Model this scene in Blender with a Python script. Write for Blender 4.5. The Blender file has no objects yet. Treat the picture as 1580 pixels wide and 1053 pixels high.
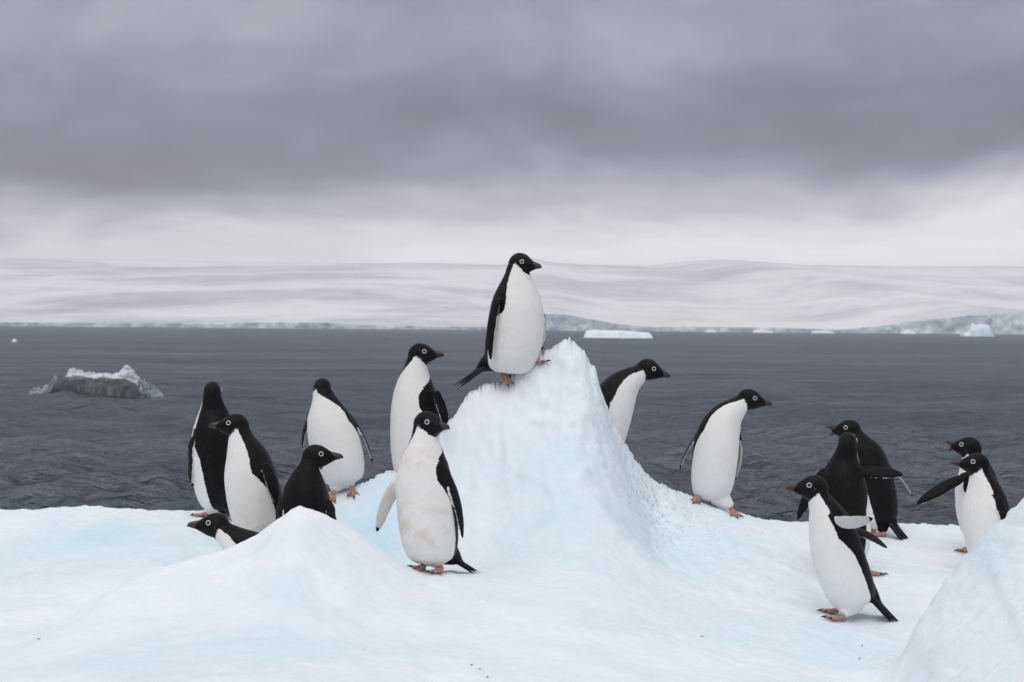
import bpy, bmesh, math, random
import numpy as np
from mathutils import Vector, Matrix

random.seed(7)
rng = np.random.default_rng(7)
SC = bpy.context.scene
COL = SC.collection

# ------------------------------------------------------------------ camera
CAM_H = 1.9                      # eye height above the sea, metres
LENS = 70.0
W, H_PX = 1580.0, 1053.0         # photograph's pixel frame
F = LENS / 36.0 * W              # focal length in photo pixels
ROLL = math.radians(0.47)
PITCH = -18.5 / F                # looking very slightly down
cam_d = bpy.data.cameras.new('camera')
cam = bpy.data.objects.new('camera', cam_d)
COL.objects.link(cam)
cam_d.lens = LENS
cam_d.sensor_width = 36.0
cam_d.clip_start = 0.1
cam_d.clip_end = 40000
cam_d.dof.use_dof = True
cam_d.dof.focus_distance = 8.7
cam_d.dof.aperture_fstop = 9.0
CAM_M = (Matrix.Translation((0, 0, CAM_H)) @ Matrix.Rotation(math.pi / 2 + PITCH, 4, 'X')
         @ Matrix.Rotation(ROLL, 4, 'Z'))
cam.matrix_world = CAM_M
SC.camera = cam
_R = np.array(CAM_M.to_3x3())


def unproj(px, py, d):
    """photo pixel -> world point at distance d along +Y from the camera"""
    v = _R @ np.array([(px - W / 2) / F, (H_PX / 2 - py) / F, -1.0])
    v = v * (d / v[1])
    return np.array([v[0], v[1], v[2] + CAM_H])


# ------------------------------------------------------------------ node helper
class NT:
    def __init__(self, tree):
        self.t = tree
        self.t.nodes.clear()

    def n(self, kind, ins=None, **kw):
        nd = self.t.nodes.new(kind)
        for k, v in kw.items():
            setattr(nd, k, v)
        for k, v in (ins or {}).items():
            self.put(nd.inputs[k], v)
        return nd

    def put(self, sock, v):
        if isinstance(v, bpy.types.NodeSocket):
            self.t.links.new(v, sock)
        elif isinstance(v, bpy.types.Node):
            self.t.links.new(v.outputs[0], sock)
        else:
            sock.default_value = v

    def m(self, op, a, b=None, c=None, clamp=False):
        nd = self.t.nodes.new('ShaderNodeMath')
        nd.operation = op
        nd.use_clamp = clamp
        for i, v in enumerate((a, b, c)):
            if v is not None:
                self.put(nd.inputs[i], v)
        return nd.outputs[0]

    def noise(self, vec, scale, detail=4, rough=0.55, dist=0.0, out='Fac'):
        nd = self.n('ShaderNodeTexNoise', {'Scale': scale, 'Detail': detail, 'Roughness': rough, 'Distortion': dist})
        if vec is not None:
            self.put(nd.inputs['Vector'], vec)
        return nd.outputs[out]

    def ramp(self, fac, stops, interp='LINEAR'):
        nd = self.t.nodes.new('ShaderNodeValToRGB')
        cr = nd.color_ramp
        cr.interpolation = interp
        while len(cr.elements) < len(stops):
            cr.elements.new(0.5)
        for e, (p, c) in zip(cr.elements, stops):
            e.position = p
            e.color = tuple(c) + (1,) if len(c) == 3 else c
        self.put(nd.inputs[0], fac)
        return nd.outputs[0]

    def mapr(self, v, a, b, c, d, smooth=False):
        nd = self.t.nodes.new('ShaderNodeMapRange')
        if smooth:
            nd.interpolation_type = 'SMOOTHSTEP'
        for i, x in enumerate((v, a, b, c, d)):
            self.put(nd.inputs[i], x)
        return nd.outputs[0]

    def mix(self, fac, a, b):
        nd = self.t.nodes.new('ShaderNodeMix')
        nd.data_type = 'RGBA'
        self.put(nd.inputs[0], fac)
        for s, v in ((nd.inputs[6], a), (nd.inputs[7], b)):
            if isinstance(v, tuple) and len(v) == 3:
                v = v + (1,)
            self.put(s, v)
        return nd.outputs[2]

    def vec(self, v, scale):
        nd = self.n('ShaderNodeMapping')
        self.put(nd.inputs['Vector'], v)
        nd.inputs['Scale'].default_value = scale
        return nd.outputs[0]


# ------------------------------------------------------------------ world: overcast sky
SUN_EL, SUN_AZ = math.radians(54), math.radians(192)     # high, behind the camera
world = bpy.data.worlds.new('World')
SC.world = world
world.use_nodes = True
w = NT(world.node_tree)
tc = w.n('ShaderNodeTexCoord')
dirv = tc.outputs['Generated']
sep = w.n('ShaderNodeSeparateXYZ', {0: dirv})
X, Y, Z = sep.outputs
warp = w.noise(w.vec(dirv, (7, 7, 22)), 1.0, 5, 0.55, 0.6, 'Color')
wsep = w.n('ShaderNodeSeparateXYZ', {0: warp})
el = w.m('ADD', Z, w.m('MULTIPLY', w.m('SUBTRACT', wsep.outputs[0], 0.5), 0.05))
az = w.m('ARCTAN2', X, Y)
azw = w.m('ADD', az, w.m('MULTIPLY', w.m('SUBTRACT', wsep.outputs[1], 0.5), 0.10))
el2 = w.m('ADD', el, w.m('MULTIPLY', az, -0.03))
tone = w.ramp(el2, [(0.0, (1.12,) * 3), (0.034, (1.15,) * 3), (0.046, (0.90,) * 3), (0.062, (0.50,) * 3),
                    (0.086, (0.205,) * 3), (0.11, (0.225,) * 3), (0.15, (0.35,) * 3), (0.3, (0.48,) * 3),
                    (0.6, (0.76,) * 3), (1.0, (0.92,) * 3)], 'EASE')
tsep = w.n('ShaderNodeSeparateXYZ', {0: tone})
val = tsep.outputs[0]
# cloud-deck texture in plane projection
den = w.m('ADD', w.m('ABSOLUTE', Z), 0.06)
comb = w.n('ShaderNodeCombineXYZ', {0: w.m('DIVIDE', X, den), 1: w.m('DIVIDE', Y, den), 2: 0.0})
c1 = w.noise(comb, 0.9, 6, 0.52, 0.5)
c2 = w.noise(comb, 2.6, 5, 0.55, 0.3)
amp = w.mapr(el2, 0.03, 0.075, 0.10, 0.62, True)
c3 = w.noise(w.vec(dirv, (5.5, 5.5, 15)), 1.0, 7, 0.52, 0.35)
c4 = w.noise(w.vec(dirv, (17, 17, 34)), 1.0, 6, 0.55, 0.5)
cl = w.m('ADD', w.m('MULTIPLY', w.m('SUBTRACT', c1, 0.5), 0.30), w.m('MULTIPLY', w.m('SUBTRACT', c2, 0.5), 0.08))
cl = w.m('ADD', cl, w.m('ADD', w.m('MULTIPLY', w.m('SUBTRACT', c3, 0.5), 2.0), w.m('MULTIPLY', w.m('SUBTRACT', c4, 0.5), 1.1)))
val = w.m('MULTIPLY', val, w.m('ADD', 1.0, w.m('MULTIPLY', cl, amp)))
# the large light and dark cloud masses seen over the coast
for (bx, by, sx, sy, a) in ((690, 255, 210, 60, 0.34), (1085, 110, 160, 70, 0.13), (1500, 300, 160, 42, 0.42),
                            (170, 285, 280, 45, -0.30), (1230, 235, 260, 45, -0.13), (520, 160, 330, 60, -0.12),
                            (60, 120, 200, 90, 0.08), (1560, 160, 150, 70, -0.08)):
    a0 = (bx - 790) / F
    e0 = (508 - by) / F
    qx = w.m('DIVIDE', w.m('SUBTRACT', azw, a0), sx / F)
    qy = w.m('DIVIDE', w.m('SUBTRACT', el, e0), sy / F)
    g = w.m('EXPONENT', w.m('MULTIPLY', w.m('ADD', w.m('MULTIPLY', qx, qx), w.m('MULTIPLY', qy, qy)), -1.0))
    val = w.m('MULTIPLY', val, w.m('ADD', 1.0, w.m('MULTIPLY', g, a * 1.5)))
tint = w.ramp(val, [(0.25, (0.94, 0.935, 1.34)), (0.5, (0.985, 0.975, 1.10)), (0.75, (1.0, 0.99, 1.025)), (1.0, (1.0, 1.0, 1.0))])
cloud = w.n('ShaderNodeVectorMath', {0: tint, 1: val}, operation='MULTIPLY')
sky = w.n('ShaderNodeTexSky', sky_type='NISHITA', sun_disc=False, sun_elevation=SUN_EL, sun_rotation=SUN_AZ)
bg_sky = w.n('ShaderNodeBackground', {'Color': sky.outputs[0], 'Strength': 0.08})
bg_cl = w.n('ShaderNodeBackground', {'Color': cloud.outputs[0], 'Strength': 1.0})
mixw = w.n('ShaderNodeMixShader', {0: 0.94, 1: bg_sky.outputs[0], 2: bg_cl.outputs[0]})
w.n('ShaderNodeOutputWorld', {0: mixw.outputs[0]})

sun_d = bpy.data.lights.new('sun', 'SUN')
sun_d.energy = 1.0
sun_d.angle = math.radians(45)
sun_d.color = (1.0, 0.975, 0.94)
sun = bpy.data.objects.new('sun', sun_d)
COL.objects.link(sun)
sd = Vector((math.sin(SUN_AZ) * math.cos(SUN_EL), math.cos(SUN_AZ) * math.cos(SUN_EL), math.sin(SUN_EL)))
sun.rotation_euler = sd.to_track_quat('Z', 'Y').to_euler()

vs = SC.view_settings
vs.view_transform = 'Standard'
vs.look = 'None'
vs.gamma = 1
vs.exposure = 0.0
vs.use_curve_mapping = False
SC.cycles.max_bounces = 8
SC.cycles.volume_bounces = 1


# ------------------------------------------------------------------ generic helpers
def tag(o, label=None, cat=None, group=None, kind=None):
    if label:
        o['label'] = label
    if cat:
        o['category'] = cat
    if group:
        o['group'] = group
    if kind:
        o['kind'] = kind
    return o


def mesh_obj(name, verts, faces, mat=None, parent=None, smooth=True, loc=(0, 0, 0)):
    me = bpy.data.meshes.new(name)
    me.from_pydata([tuple(v) for v in verts], [], faces)
    me.update()
    if smooth:
        me.shade_smooth()
    o = bpy.data.objects.new(name, me)
    if mat:
        me.materials.append(mat)
    o.location = loc
    if parent:
        o.parent = parent
    COL.objects.link(o)
    return o


def grid_mesh(name, P, mat, smooth=True, flip=False):
    """P: (ny, nx, 3) array -> quad grid, fast path"""
    ny, nx = P.shape[:2]
    me = bpy.data.meshes.new(name)
    me.vertices.add(nx * ny)
    me.vertices.foreach_set('co', P.reshape(-1).astype(np.float32))
    i = np.arange(nx * ny).reshape(ny, nx)
    q = np.stack([i[:-1, :-1], i[:-1, 1:], i[1:, 1:], i[1:, :-1]], -1).reshape(-1, 4)
    if flip:
        q = q[:, ::-1]
    n = len(q)
    me.loops.add(n * 4)
    me.loops.foreach_set('vertex_index', q.reshape(-1).astype(np.int32))
    me.polygons.add(n)
    me.polygons.foreach_set('loop_start', (np.arange(n) * 4).astype(np.int32))
    me.polygons.foreach_set('loop_total', np.full(n, 4, np.int32))
    me.update()
    me.validate()
    if smooth:
        me.shade_smooth()
    me.materials.append(mat)
    o = bpy.data.objects.new(name, me)
    COL.objects.link(o)
    return o


def attr(me, name, vals):
    a = me.attributes.new(name, 'FLOAT', 'POINT')
    a.data.foreach_set('value', np.asarray(vals, np.float32))


_perm = rng.permutation(512)


def _hash(ix, iy):
    return _perm[(_perm[ix & 511] + iy) & 511] / 511.0


def vnoise(x, y):
    ix, iy = np.floor(x).astype(int), np.floor(y).astype(int)
    fx, fy = x - ix, y - iy
    ux, uy = fx * fx * fx * (fx * (fx * 6 - 15) + 10), fy * fy * fy * (fy * (fy * 6 - 15) + 10)
    a, b = _hash(ix, iy), _hash(ix + 1, iy)
    c, d = _hash(ix, iy + 1), _hash(ix + 1, iy + 1)
    return (a * (1 - ux) + b * ux) * (1 - uy) + (c * (1 - ux) + d * ux) * uy - 0.5


def fbm(x, y, octs=4, gain=0.5):
    s, a, f = 0, 1.0, 1.0
    for k in range(octs):
        s = s + a * vnoise(x * f + 17.3 * k, y * f + 9.1 * k)
        a *= gain
        f *= 2.03
    return s


def sstep(a, b, x):
    t = np.clip((x - a) / (b - a), 0, 1)
    return t * t * (3 - 2 * t)


def new_mat(name):
    m = bpy.data.materials.new(name)
    m.use_nodes = True
    return m, NT(m.node_tree)


def simple_mat(name, col, rough=0.5, spec=0.4, var=0.15, scale=40):
    m, t = new_mat(name)
    p = t.n('ShaderNodeNewGeometry').outputs['Position']
    k = t.mapr(t.noise(p, scale, 3), 0.3, 0.7, 1 - var, 1 + var)
    c = t.n('ShaderNodeVectorMath', {0: col, 1: k}, operation='MULTIPLY')
    b = t.n('ShaderNodeBsdfPrincipled', {'Base Color': c.outputs[0], 'Roughness': rough, 'Specular IOR Level': spec})
    t.n('ShaderNodeOutputMaterial', {0: b.outputs[0]})
    return m


# ------------------------------------------------------------------ materials
def ice_material(name, granular=False):
    m, t = new_mat(name)
    p = t.n('ShaderNodeNewGeometry').outputs['Position']
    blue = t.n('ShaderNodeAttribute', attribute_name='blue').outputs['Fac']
    dim = t.n('ShaderNodeAttribute', attribute_name='dimple').outputs['Fac']
    grain = t.n('ShaderNodeAttribute', attribute_name='grain').outputs['Fac']
    n1 = t.noise(p, 1.7, 6, 0.6, 0.5)
    n2 = t.noise(t.vec(p, (9, 9, 3)), 1.0, 5, 0.65, 0.8)
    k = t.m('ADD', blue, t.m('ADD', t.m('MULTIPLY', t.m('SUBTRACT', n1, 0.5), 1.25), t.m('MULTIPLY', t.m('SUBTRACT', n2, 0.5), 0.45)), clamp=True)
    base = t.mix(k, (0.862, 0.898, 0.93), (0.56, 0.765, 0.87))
    dirt = t.mapr(t.noise(p, 23.0, 4, 0.7), 0.66, 0.8, 0.0, 0.05)
    base = t.mix(dirt, base, (0.62, 0.58, 0.52))
    # relief: fine frost, scallops, dimples, loose snow grains
    fr = t.noise(p, 60, 5, 0.65)
    sc = t.n('ShaderNodeTexVoronoi', {'Vector': t.vec(p, (26, 26, 13)), 'Scale': 1.0, 'Randomness': 0.9}, feature='SMOOTH_F1')
    pit = t.n('ShaderNodeTexVoronoi', {'Vector': t.vec(p, (42, 42, 22)), 'Scale': 1.0}, feature='F1')
    pitv = t.m('MULTIPLY', t.mapr(pit.outputs[0], 0.1, 0.42, -1.0, 0.0, True), dim)
    gr = t.noise(p, 130, 3, 0.7)
    gr2 = t.noise(p, 38, 4, 0.6)
    h = t.m('ADD', t.m('MULTIPLY', fr, 0.0022), t.m('MULTIPLY', sc.outputs[0], 0.0035))
    h = t.m('ADD', h, t.m('MULTIPLY', pitv, 0.010))
    h = t.m('ADD', h, t.m('MULTIPLY', grain, t.m('ADD', t.m('MULTIPLY', gr, 0.006), t.m('MULTIPLY', gr2, 0.009))))
    bump = t.n('ShaderNodeBump', {'Height': h, 'Strength': 0.75, 'Distance': 1.0})
    base = t.mix(t.m('MULTIPLY', t.m('MULTIPLY', pitv, -1.0), 0.6), base, (0.45, 0.62, 0.72))  # pits coloured darker and bluer
    b = t.n('ShaderNodeBsdfPrincipled', {'Base Color': base, 'Roughness': t.mapr(n2, 0.3, 0.7, 0.38, 0.7),
                                         'Specular IOR Level': 0.35, 'Normal': bump.outputs[0],
                                         'Subsurface Weight': 0.35, 'Subsurface Radius': (0.35, 0.7, 1.0),
                                         'Subsurface Scale': 0.06, 'IOR': 1.31})
    t.n('ShaderNodeOutputMaterial', {0: b.outputs[0]})
    return m


def water_material():
    m, t = new_mat('sea_water')
    p = t.n('ShaderNodeNewGeometry').outputs['Position']
    a = t.noise(t.vec(p, (0.9, 2.3, 1)), 1.0, 6, 0.62, 0.08)
    b2 = t.noise(t.vec(p, (4.0, 9.0, 1)), 1.0, 4, 0.6, 0.2)
    c = t.noise(t.vec(p, (0.02, 0.05, 1)), 1.0, 4, 0.6)
    h = t.m('ADD', t.m('MULTIPLY', a, 0.60), t.m('MULTIPLY', b2, 0.08))
    bump = t.n('ShaderNodeBump', {'Height': h, 'Strength': 1.0, 'Distance': 1.0})
    fr = t.n('ShaderNodeFresnel', {'IOR': 1.33, 'Normal': bump.outputs[0]})
    # a wind-roughened sea never mirrors at grazing view: facets tilt towards the viewer
    fac = t.mapr(fr, 0.02, 0.75, 0.008, 0.30)
    fac = t.m('MULTIPLY', fac, t.mapr(c, 0.3, 0.7, 0.85, 1.15))
    c5 = t.noise(t.vec(p, (0.10, 0.22, 1)), 1.0, 6, 0.75)
    fac = t.m('MULTIPLY', fac, t.mapr(c5, 0.3, 0.7, 0.72, 1.28))
    deep = t.n('ShaderNodeBsdfDiffuse', {'Color': (0.016, 0.026, 0.036, 1)})
    gl = t.n('ShaderNodeBsdfGlossy', {'Color': (0.90, 0.95, 1, 1), 'Roughness': 0.20, 'Normal': bump.outputs[0]})
    mx = t.n('ShaderNodeMixShader', {0: fac, 1: deep.outputs[0], 2: gl.outputs[0]})
    t.n('ShaderNodeOutputMaterial', {0: mx.outputs[0]})
    return m


def snowfield_material():
    m, t = new_mat('glacier_snow')
    p = t.n('ShaderNodeNewGeometry').outputs['Position']
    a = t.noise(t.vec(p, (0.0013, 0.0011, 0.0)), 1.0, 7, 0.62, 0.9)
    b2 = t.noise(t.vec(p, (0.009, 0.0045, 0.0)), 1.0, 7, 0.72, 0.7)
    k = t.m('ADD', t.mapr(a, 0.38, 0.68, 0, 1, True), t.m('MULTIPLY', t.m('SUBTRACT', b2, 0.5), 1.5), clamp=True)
    c = t.mix(k, (0.86, 0.86, 0.88), (0.47, 0.47, 0.51))  # grey bands put cloud shadow and haze into the snow colour
    b = t.n('ShaderNodeBsdfPrincipled', {'Base Color': c, 'Roughness': 0.8, 'Specular IOR Level': 0.2})
    t.n('ShaderNodeOutputMaterial', {0: b.outputs[0]})
    return m


def cliff_material():
    m, t = new_mat('glacier_cliff_ice')
    p = t.n('ShaderNodeNewGeometry').outputs['Position']
    a = t.noise(t.vec(p, (0.07, 0.07, 0.05)), 1.0, 6, 0.7, 0.6)
    b2 = t.noise(t.vec(p, (0.012, 0.012, 0.02)), 1.0, 3, 0.5)
    k = t.mapr(t.m('ADD', a, t.m('MULTIPLY', b2, 0.6)), 0.55, 1.0, 0, 1)
    c = t.ramp(k, [(0.0, (0.20, 0.27, 0.34)), (0.4, (0.36, 0.45, 0.52)), (0.7, (0.55, 0.66, 0.72)), (1.0, (0.78, 0.83, 0.87))])
    b = t.n('ShaderNodeBsdfPrincipled', {'Base Color': c, 'Roughness': 0.6, 'Specular IOR Level': 0.3})
    t.n('ShaderNodeOutputMaterial', {0: b.outputs[0]})
    return m


def feather_material():
    m, t = new_mat('penguin_plumage')
    p = t.n('ShaderNodeTexCoord').outputs['Object']
    f = t.n('ShaderNodeAttribute', attribute_name='belly').outputs['Fac']
    st = t.n('ShaderNodeAttribute', attribute_name='stain').outputs['Fac']
    under = t.n('ShaderNodeAttribute', attribute_name='under').outputs['Fac']
    n1 = t.noise(p, 170, 3, 0.6)
    n2 = t.noise(p, 55, 3, 0.6)
    edge = t.m('ADD', f, t.m('ADD', t.m('MULTIPLY', t.m('SUBTRACT', n1, 0.5), 0.010), t.m('MULTIPLY', t.m('SUBTRACT', n2, 0.5), 0.008)))
    k = t.mapr(edge, -0.0018, 0.0018, 0, 1, True)
    fl = t.noise(t.vec(p, (150, 150, 60)), 1.0, 4, 0.7)
    white = t.mix(t.mapr(fl, 0.3, 0.7, 0, 1), (0.77, 0.76, 0.735), (0.85, 0.84, 0.82))
    sn = t.m('MULTIPLY', st, t.mapr(t.noise(p, 14, 4, 0.6, 0.7), 0.48, 0.72, 0, 0.55), clamp=True)
    white = t.mix(sn, white, (0.62, 0.42, 0.27))
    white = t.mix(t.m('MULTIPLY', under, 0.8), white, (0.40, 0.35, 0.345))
    black = t.mix(t.mapr(n1, 0.45, 0.8, 0, 1), (0.0028, 0.0025, 0.0033), (0.022, 0.018, 0.0195))
    col = t.mix(k, black, white)
    hh = t.m('ADD', t.m('MULTIPLY', n1, 0.0009), t.m('MULTIPLY', fl, 0.0011))
    hh = t.m('ADD', hh, t.m('MULTIPLY', t.noise(p, 22, 3), 0.006))
    bump = t.n('ShaderNodeBump', {'Height': hh, 'Strength': 0.55, 'Distance': 1.0})
    b = t.n('ShaderNodeBsdfPrincipled', {'Base Color': col, 'Roughness': t.mapr(k, 0, 1, 0.50, 0.85),
                                         'Specular IOR Level': t.mapr(k, 0, 1, 0.13, 0.2), 'Normal': bump.outputs[0],
                                         'Sheen Weight': 0.012, 'Sheen Roughness': 0.5})
    t.n('ShaderNodeOutputMaterial', {0: b.outputs[0]})
    return m


def beak_material():
    m, t = new_mat('beak_horn')
    p = t.n('ShaderNodeTexCoord').outputs['Object']
    u = t.n('ShaderNodeAttribute', attribute_name='side').outputs['Fac']
    k = t.m('ADD', u, t.m('MULTIPLY', t.m('SUBTRACT', t.noise(p, 90, 3), 0.5), 0.7), clamp=True)
    c = t.mix(k, (0.008, 0.006, 0.0055), (0.085, 0.032, 0.019))
    b = t.n('ShaderNodeBsdfPrincipled', {'Base Color': c, 'Roughness': 0.38})
    t.n('ShaderNodeOutputMaterial', {0: b.outputs[0]})
    return m


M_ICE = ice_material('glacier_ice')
M_SEA = water_material()
M_SNOW = snowfield_material()
M_CLIFF = cliff_material()
M_FEATHER = feather_material()
M_BEAK = beak_material()
M_BLACK = simple_mat('tail_black', (0.010, 0.009, 0.010), 0.6, 0.3, 0.4)
M_FOOT = simple_mat('foot_skin', (0.40, 0.215, 0.165), 0.55, 0.35, 0.35, 120)
M_CLAW = simple_mat('claw_black', (0.03, 0.022, 0.02), 0.45)
M_EYE = simple_mat('eye_dark', (0.012, 0.008, 0.007), 0.08, 0.5)
M_RING = simple_mat('eye_ring_white', (0.80, 0.83, 0.86), 0.5)
M_SPECK = simple_mat('dropped_feather', (0.06, 0.045, 0.04), 0.8)

# ------------------------------------------------------------------ ice floe height field
CREST = [(-400, 800, 9.9), (-200, 792, 9.9), (0, 787, 9.9), (60, 785, 9.9), (130, 780, 9.85), (200, 785, 9.8), (300, 795, 9.7),
         (370, 797, 9.6), (430, 790, 9.5), (480, 772, 9.45), (512, 757, 9.4), (545, 749, 9.4), (572, 736, 9.38), (600, 724, 9.36),
         (630, 716, 9.34), (650, 705, 9.3), (672, 680, 9.28), (700, 640, 9.25), (712, 618, 9.25), (728, 600, 9.25), (745, 591, 9.25),
         (775, 586, 9.25), (798, 573, 9.25), (815, 560, 9.25), (832, 549, 9.25), (846, 541, 9.25), (858, 533, 9.25), (872, 524, 9.25),
         (880, 522, 9.25), (888, 527, 9.25), (896, 533, 9.25), (903, 543, 9.25), (908, 556, 9.26), (918, 563, 9.26), (921, 575, 9.27),
         (924, 596, 9.28), (935, 624, 9.3), (948, 655, 9.35), (962, 684, 9.4), (985, 715, 9.5), (1005, 737, 9.6), (1040, 756, 9.7),
         (1075, 770, 9.78), (1130, 788, 9.85), (1180, 800, 9.95), (1240, 811, 10.05), (1330, 822, 10.1), (1400, 829, 10.15),
         (1480, 834, 10.2), (1580, 841, 10.2), (1800, 850, 10.2), (2000, 860, 10.2)]
RIDGE_B = [(-300, 1120, 6.3), (-100, 1050, 6.6), (0, 1013, 6.85), (60, 985, 7.0), (120, 950, 7.15), (180, 912, 7.3), (240, 882, 7.4),
           (300, 860, 7.5), (350, 843, 7.55), (400, 821, 7.6), (430, 803, 7.6), (450, 789, 7.62), (462, 784, 7.62), (475, 788, 7.62),
           (500, 799, 7.64), (525, 811, 7.66), (548, 823, 7.68), (560, 828, 7.7), (580, 843, 7.72), (605, 862, 7.75), (640, 884, 7.78),
           (690, 905, 7.8), (760, 930, 7.8)]
RIDGE_F = [(1330, 1120, 6.6), (1400, 1010, 6.75), (1412, 968, 6.8), (1440, 925, 6.85), (1470, 890, 6.9), (1500, 858, 6.95), (1512, 838, 6.95), (1532, 812, 7.0),
           (1560, 790, 7.0), (1580, 772, 7.0), (1640, 745, 7.0), (1750, 730, 7.0), (1900, 790, 7.0), (2100, 900, 7.0)]
FLOOR = [(150, 850, 9.0), (50, 905, 8.3), (-200, 900, 8.4), (250, 872, 8.6), (60, 990, 7.2), (0, 1053, 6.4), (335, 798, 9.5),
         (680, 884, 7.9), (655, 884, 7.9), (800, 887, 7.9), (880, 900, 7.9), (800, 960, 7.05), (800, 1053, 6.2), (460, 1053, 5.8), (300, 1053, 5.9),
         (1100, 950, 7.8), (1290, 957, 8.05), (1270, 950, 8.05), (1342, 884, 8.85), (1305, 890, 8.85), (1355, 824, 9.85),
         (1500, 856, 9.5), (1535, 893, 9.0), (1420, 870, 9.3), (1400, 1053, 7.0), (1100, 1053, 6.4), (1200, 1000, 7.3), (1480, 960, 8.0),
         (1150, 850, 9.0), (1000, 900, 8.3), (600, 980, 6.9)]
FLOOR_W = [(-1.05, 8.35, -1.12), (-0.85, 8.45, -1.13), (-1.15, 8.75, -1.04), (-0.6, 8.6, -1.08), (-0.45, 8.75, -1.0),
           (-3.6, 6.0, -1.1), (3.6, 6.5, -1.25), (3.6, 9.5, -1.1), (-3.6, 9.8, -0.95), (0, 4.6, -1.25), (-2.5, 4.6, -1.25), (2.5, 4.8, -1.35),
           (0.0, 8.6, -0.98), (0.0, 9.3, -0.95), (0.4, 9.6, -0.95), (-0.6, 9.3, -0.9)]

fl = [unproj(*q) for q in FLOOR] + [np.array([a, b, c + CAM_H]) for a, b, c in FLOOR_W]
FP = np.array(fl)


def _tps(r):
    return np.where(r > 1e-9, r * r * np.log(np.maximum(r, 1e-9)), 0)


def _rbf_fit(P, z, lam=0.02):
    n = len(P)
    A = np.zeros((n + 3, n + 3))
    r = np.linalg.norm(P[:, None] - P[None], axis=-1)
    A[:n, :n] = _tps(r) + lam * np.eye(n)
    A[:n, n] = 1
    A[:n, n + 1:] = P
    A[n, :n] = 1
    A[n + 1:, :n] = P.T
    return np.linalg.solve(A, np.concatenate([z, np.zeros(3)]))


_cf = _rbf_fit(FP[:, :2], FP[:, 2])


def floor_z(x, y):
    s = _cf[len(FP)] + _cf[len(FP) + 1] * x + _cf[len(FP) + 2] * y
    for (px, py, _), c in zip(FP, _cf):
        r2 = (x - px) ** 2 + (y - py) ** 2
        s = s + c * 0.5 * r2 * np.log(np.maximum(r2, 1e-12))
    return s


def crest_fn(pts):
    q = np.array([unproj(*p) for p in pts])
    o = np.argsort(q[:, 0])
    q = q[o]
    return lambda x: (np.interp(x, q[:, 0], q[:, 1]), np.interp(x, q[:, 0], q[:, 2]))


c_main, c_b, c_f = crest_fn(CREST), crest_fn(RIDGE_B), crest_fn(RIDGE_F)


_cx = np.linspace(-4.2, 4.2, 2400)
_cz = [c_main(_cx)[1] + (0.005 + 0.011 * np.exp(-((_cx - 0.2) / 0.35) ** 2)) * fbm(_cx * 26, 0 * _cx + 1.7, 4, 0.6)]
for _s in (0.08, 0.20, 0.36):
    _k = np.exp(-0.5 * (np.arange(-300, 301) * (_cx[1] - _cx[0]) / _s) ** 2)
    _cz.append(np.convolve(np.pad(_cz[0], 300, mode='edge'), _k / _k.sum(), mode='valid'))


def crest_soft(x, a):
    """crest height, smoothed along x the farther in front of the crest one stands"""
    lv = np.interp(a, [0.0, 0.06, 0.22, 0.55], [0, 1, 2, 3])
    zs = [np.interp(x, _cx, q) for q in _cz]
    out = np.zeros_like(lv)
    for i in range(4):
        out = out + zs[i] * np.clip(1 - np.abs(lv - i), 0, 1)
    return out


def smax(a, b, k):
    h = np.clip(0.5 + 0.5 * (a - b) / k, 0, 1)
    return b + (a - b) * h + k * h * (1 - h)


_px = np.arange(-1.25, 1.7, 0.022)
_py, _pz = c_main(_px)


def cone_z(x, y):
    """ice swept forward from every point of the crest, like a melted skirt"""
    out = np.full(np.shape(x), -9.0)
    for a, b, c in zip(_px, _py, _pz):
        r = np.sqrt(((x - a) / 0.34) ** 2 + (y - b) ** 2)
        out = np.maximum(out, c - 1.12 * (1 - np.exp(-r / 0.78)) - 0.05 * r)
    return out


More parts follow.
